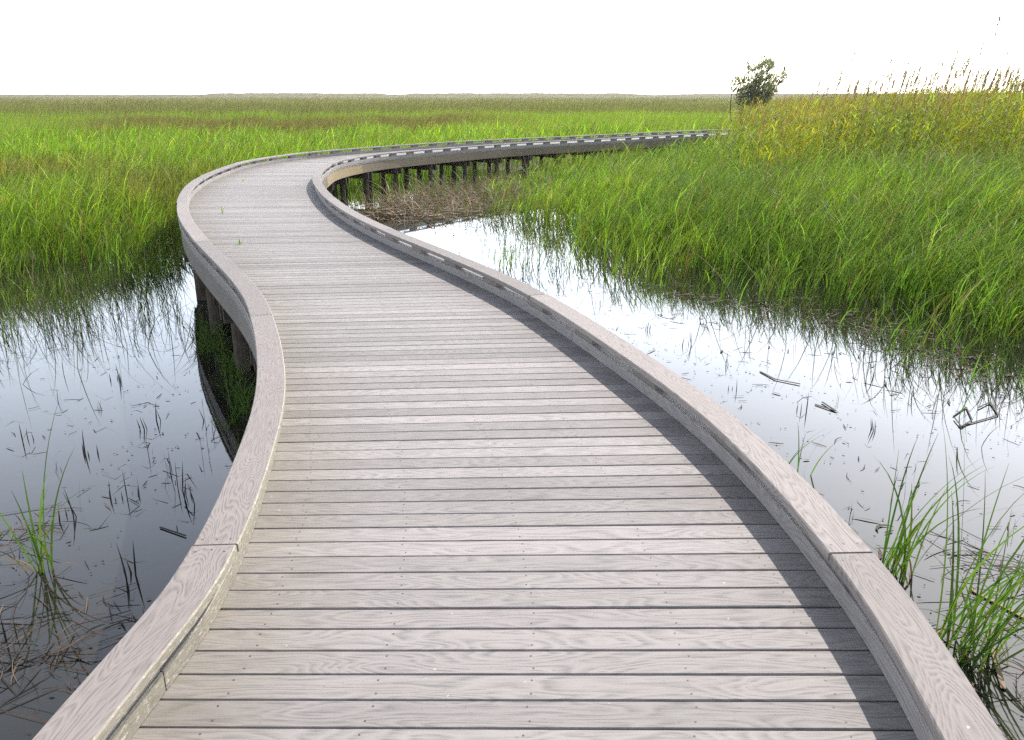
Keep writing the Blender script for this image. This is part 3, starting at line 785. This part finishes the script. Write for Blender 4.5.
x, y = scatter(7.4, 24, 95); sd = pond_sd(x, y); lf = x < np.interp(y, PY[:900], PX[:900])     # long thin reeds standing out in the water
k = (rng.random(len(x)) < np.where(lf, .62 * sstep(-5.4, -.4, sd), .15 * sstep(-2.4, -.2, sd)) * sstep(np.where(lf, .25, .35), np.where(lf, .55, .62), vnoise(x + 7, y, .9))) & (sd < .4) & walk_clear(x, y, .1)
xs, ys = x[k], y[k]; N = len(xs)
lit.add(ribbons(xs, ys, np.full(N, -.03), rng.uniform(.35, 1.1, N) * np.where(rng.random(N) < .5, .6, 1), .013, rng.normal(0, 1.2, N), np.abs(rng.normal(.12, .16, N)), np.abs(rng.normal(.12, .14, N)), jitter(np.tile(GREEN * .55, (N, 1)), .4), 5, droop=np.abs(rng.normal(0, .08, N))))
kk = rng.random(N) < .45; xs, ys = xs[kk] + rng.normal(0, .2, kk.sum()), ys[kk] + rng.normal(0, .2, kk.sum()); N = len(xs)     # bent and fallen ones among them
lit.add(ribbons(xs, ys, np.full(N, -.01), rng.uniform(.2, .8, N), .012, rng.uniform(0, 6.3, N), rng.uniform(.3, 1.3, N), rng.uniform(0, .6, N), jitter(np.tile(np.array((.06, .048, .028)), (N, 1)), .45), 5, droop=rng.uniform(.3, 1.0, N)))
x, y = scatter(4, 17, 30); sd = pond_sd(x, y); k = (sd < -.2) & (rng.random(len(x)) < .35 * sstep(.35, .65, vnoise(x + 31, y, .7))) & walk_clear(x, y, .1)
add_litter(0, (x[k], y[k]), .03, .28, .004, .012, (.055, .042, .03))
o = lit.build('reed_litter', M_DEAD); tag(o, 'brown dead reed litter floating and tangled along the pond edges', 'litter', kind='stuff')

# a few larger floating dead reeds, bent into angles
def bent_reed(name, pts, w, label, col=(.03, .022, .016)):
    mb = MB(); P = [np.array((*unproject(a, b_), .006 + .003 * i)) for i, (a, b_) in enumerate(pts)]
    o0 = P[0].copy(); o0[2] = 0
    for a, b_ in zip(P[:-1], P[1:]):
        d = b_ - a; L = np.linalg.norm(d); d /= L; n = np.array((-d[1], d[0], 0)) * w / 2; up = np.array((0, 0, .006))
        V = [a - n, b_ - n, b_ + n, a + n]; V = [v - o0 for v in V] + [v - o0 + up for v in V]
        mb.add(V, [(3, 2, 1, 0), (4, 5, 6, 7), (0, 1, 5, 4), (1, 2, 6, 5), (2, 3, 7, 6), (3, 0, 4, 7)], (*col, 1))
    o = mb.build(name, M_DEAD); o.location = o0
    return tag(o, label, 'dead reed')
bent_reed('dead_reed', [(953, 417), (966, 408), (972, 421), (961, 428), (954, 419)], .012, 'folded dark dead reed floating as a small diamond by the right bed')
bent_reed('dead_reed', [(960, 427), (998, 416), (990, 403), (978, 409)], .014, 'long bent dark dead reed floating next to the folded diamond')
bent_reed('dead_reed', [(815, 405), (836, 412), (822, 403)], .02, 'thin dead reed folded back on itself in the middle of the right pond')
bent_reed('dead_reed', [(970, 590), (1030, 622)], .03, 'straight tan dead reed floating right of the large reed clump', (.22, .16, .10))
bent_reed('dead_reed', [(988, 632), (1003, 690)], .03, 'tan dead reed lying towards the camera in the bottom right corner', (.20, .14, .085))
bent_reed('dead_reed', [(760, 372), (775, 380), (800, 385)], .022, 'dark dead reed floating in the bright right pond', (.06, .042, .03))
bent_reed('dead_reed', [(160, 528), (186, 537)], .012, 'short straight dark reed piece floating beside the left kerb joint', (.03, .025, .02))

# ------------------------------------------------------------------ far bank along the horizon
hb = MB()
na = 700; A = np.linspace(R(-50), R(50), na); r1, r2 = 1350, 1460
pxs = 512 + 800 * .96 * np.tan(A)
hump = 4.0 + 2.6 * (sstep(225, 250, pxs) * sstep(402, 390, pxs) + sstep(402, 430, pxs) * sstep(640, 600, pxs) * 1.1 + .7 * sstep(640, 700, pxs)) + 1.0 * vnoise(pxs, pxs * 0, 25) + .6 * vnoise(pxs, pxs * 0, 7) + .7 * vnoise(pxs, pxs * 0, 2.3)
V = []
for rr_, kz in ((r1 - 160, 0), (r1 - 90, .5), (r1 + 40, 1.0), (r2, .95), (r2 + 80, 0)):
    V.append(np.c_[rr_ * np.sin(A), rr_ * np.cos(A), hump * kz - (.5 if kz == 0 else 0)])
V = np.vstack(V)
Q = [(i * na + j, i * na + j + 1, (i + 1) * na + j + 1, (i + 1) * na + j) for i in range(4) for j in range(na - 1)]
hb.add(V, Q, (.5, .5, .5, 1)); o = hb.build('hills', plain('far_bank', (.095, .08, .035), (.13, .108, .055), .05, 1.0, 0.), None, True); tag(o, kind='structure')

# ------------------------------------------------------------------ summer haze
hz = MB(); E_ = 4100.; zb, zt = -1.5, 9.
hz.add([(-E_, -E_, zb), (E_, -E_, zb), (E_, E_, zb), (-E_, E_, zb), (-E_, -E_, zt), (E_, -E_, zt), (E_, E_, zt), (-E_, E_, zt)], [(3, 2, 1, 0), (4, 5, 6, 7), (0, 1, 5, 4), (1, 2, 6, 5), (2, 3, 7, 6), (3, 0, 4, 7)])
hm, hnt, hout = newmat('summer_haze'); pv = hnt.nodes.new('ShaderNodeVolumePrincipled')
pv.inputs['Color'].default_value = (.93, .95, .96, 1); pv.inputs['Density'].default_value = .00014; pv.inputs['Anisotropy'].default_value = .35
hnt.links.new(pv.outputs[0], hout.inputs['Volume'])
tag(hz.build('haze', hm), kind='stuff')

# ------------------------------------------------------------------ light, sky, camera
SUN_EL, SUN_AZ = 46, 36            # azimuth clockwise from straight ahead (+y)
w = bpy.data.worlds.new('World'); S.world = w; w.use_nodes = True
nt = w.node_tree; bg = nt.nodes['Background']
sky = nt.nodes.new('ShaderNodeTexSky'); sky.sky_type = 'NISHITA'; sky.sun_disc = False
sky.sun_elevation = R(SUN_EL); sky.sun_rotation = R(SUN_AZ)
sky.air_density = 1.0; sky.dust_density = 1.2; sky.ozone_density = 1.0
hs = nt.nodes.new('ShaderNodeHueSaturation'); hs.inputs['Saturation'].default_value = .46; hs.inputs['Value'].default_value = 1.0
nt.links.new(sky.outputs[0], hs.inputs['Color'])           # milky summer haze: the blue is washed out
tc = nt.nodes.new('ShaderNodeTexCoord'); sx = nt.nodes.new('ShaderNodeSeparateXYZ'); nt.links.new(tc.outputs['Generated'], sx.inputs[0])
mr = nt.nodes.new('ShaderNodeMapRange'); mr.interpolation_type = 'SMOOTHSTEP'; nt.links.new(sx.outputs['Z'], mr.inputs[0])
for i, v in enumerate((0., .72, 2.35, .55)): mr.inputs[i + 1].default_value = v
vm = nt.nodes.new('ShaderNodeVectorMath'); vm.operation = 'SCALE'; nt.links.new(hs.outputs[0], vm.inputs[0]); nt.links.new(mr.outputs[0], vm.inputs['Scale'])
nt.links.new(vm.outputs[0], bg.inputs[0])                    # thick bright haze low in the sky
bg.inputs[1].default_value = .15
sl = bpy.data.lights.new('sun', 'SUN'); sl.energy = 3.4; sl.angle = R(.6); sl.color = (1, .95, .86)
so = bpy.data.objects.new('sun', sl); COL.objects.link(so)
dv = Vector((math.sin(R(SUN_AZ)) * math.cos(R(SUN_EL)), math.cos(R(SUN_AZ)) * math.cos(R(SUN_EL)), math.sin(R(SUN_EL))))
so.rotation_euler = dv.to_track_quat('Z', 'Y').to_euler(); so.location = (20, 20, 40)

cam = bpy.data.cameras.new('camera'); co = bpy.data.objects.new('camera', cam); COL.objects.link(co)
co.location = (0, 0, EYE); co.rotation_euler = (R(90) - math.atan(274 / 800.), 0, 0)
cam.sensor_width = 36; cam.lens = 36 * 800 / 1024; cam.clip_start = .05; cam.clip_end = 9000
S.camera = co
S.view_settings.view_transform = 'Standard'; S.view_settings.look = 'None'; S.view_settings.gamma = 1; S.view_settings.use_curve_mapping = False
S.view_settings.exposure = 1.1
S.cycles.use_denoising = False
S.cycles.max_bounces = 8; S.cycles.transparent_max_bounces = 4
S.render.use_persistent_data = False
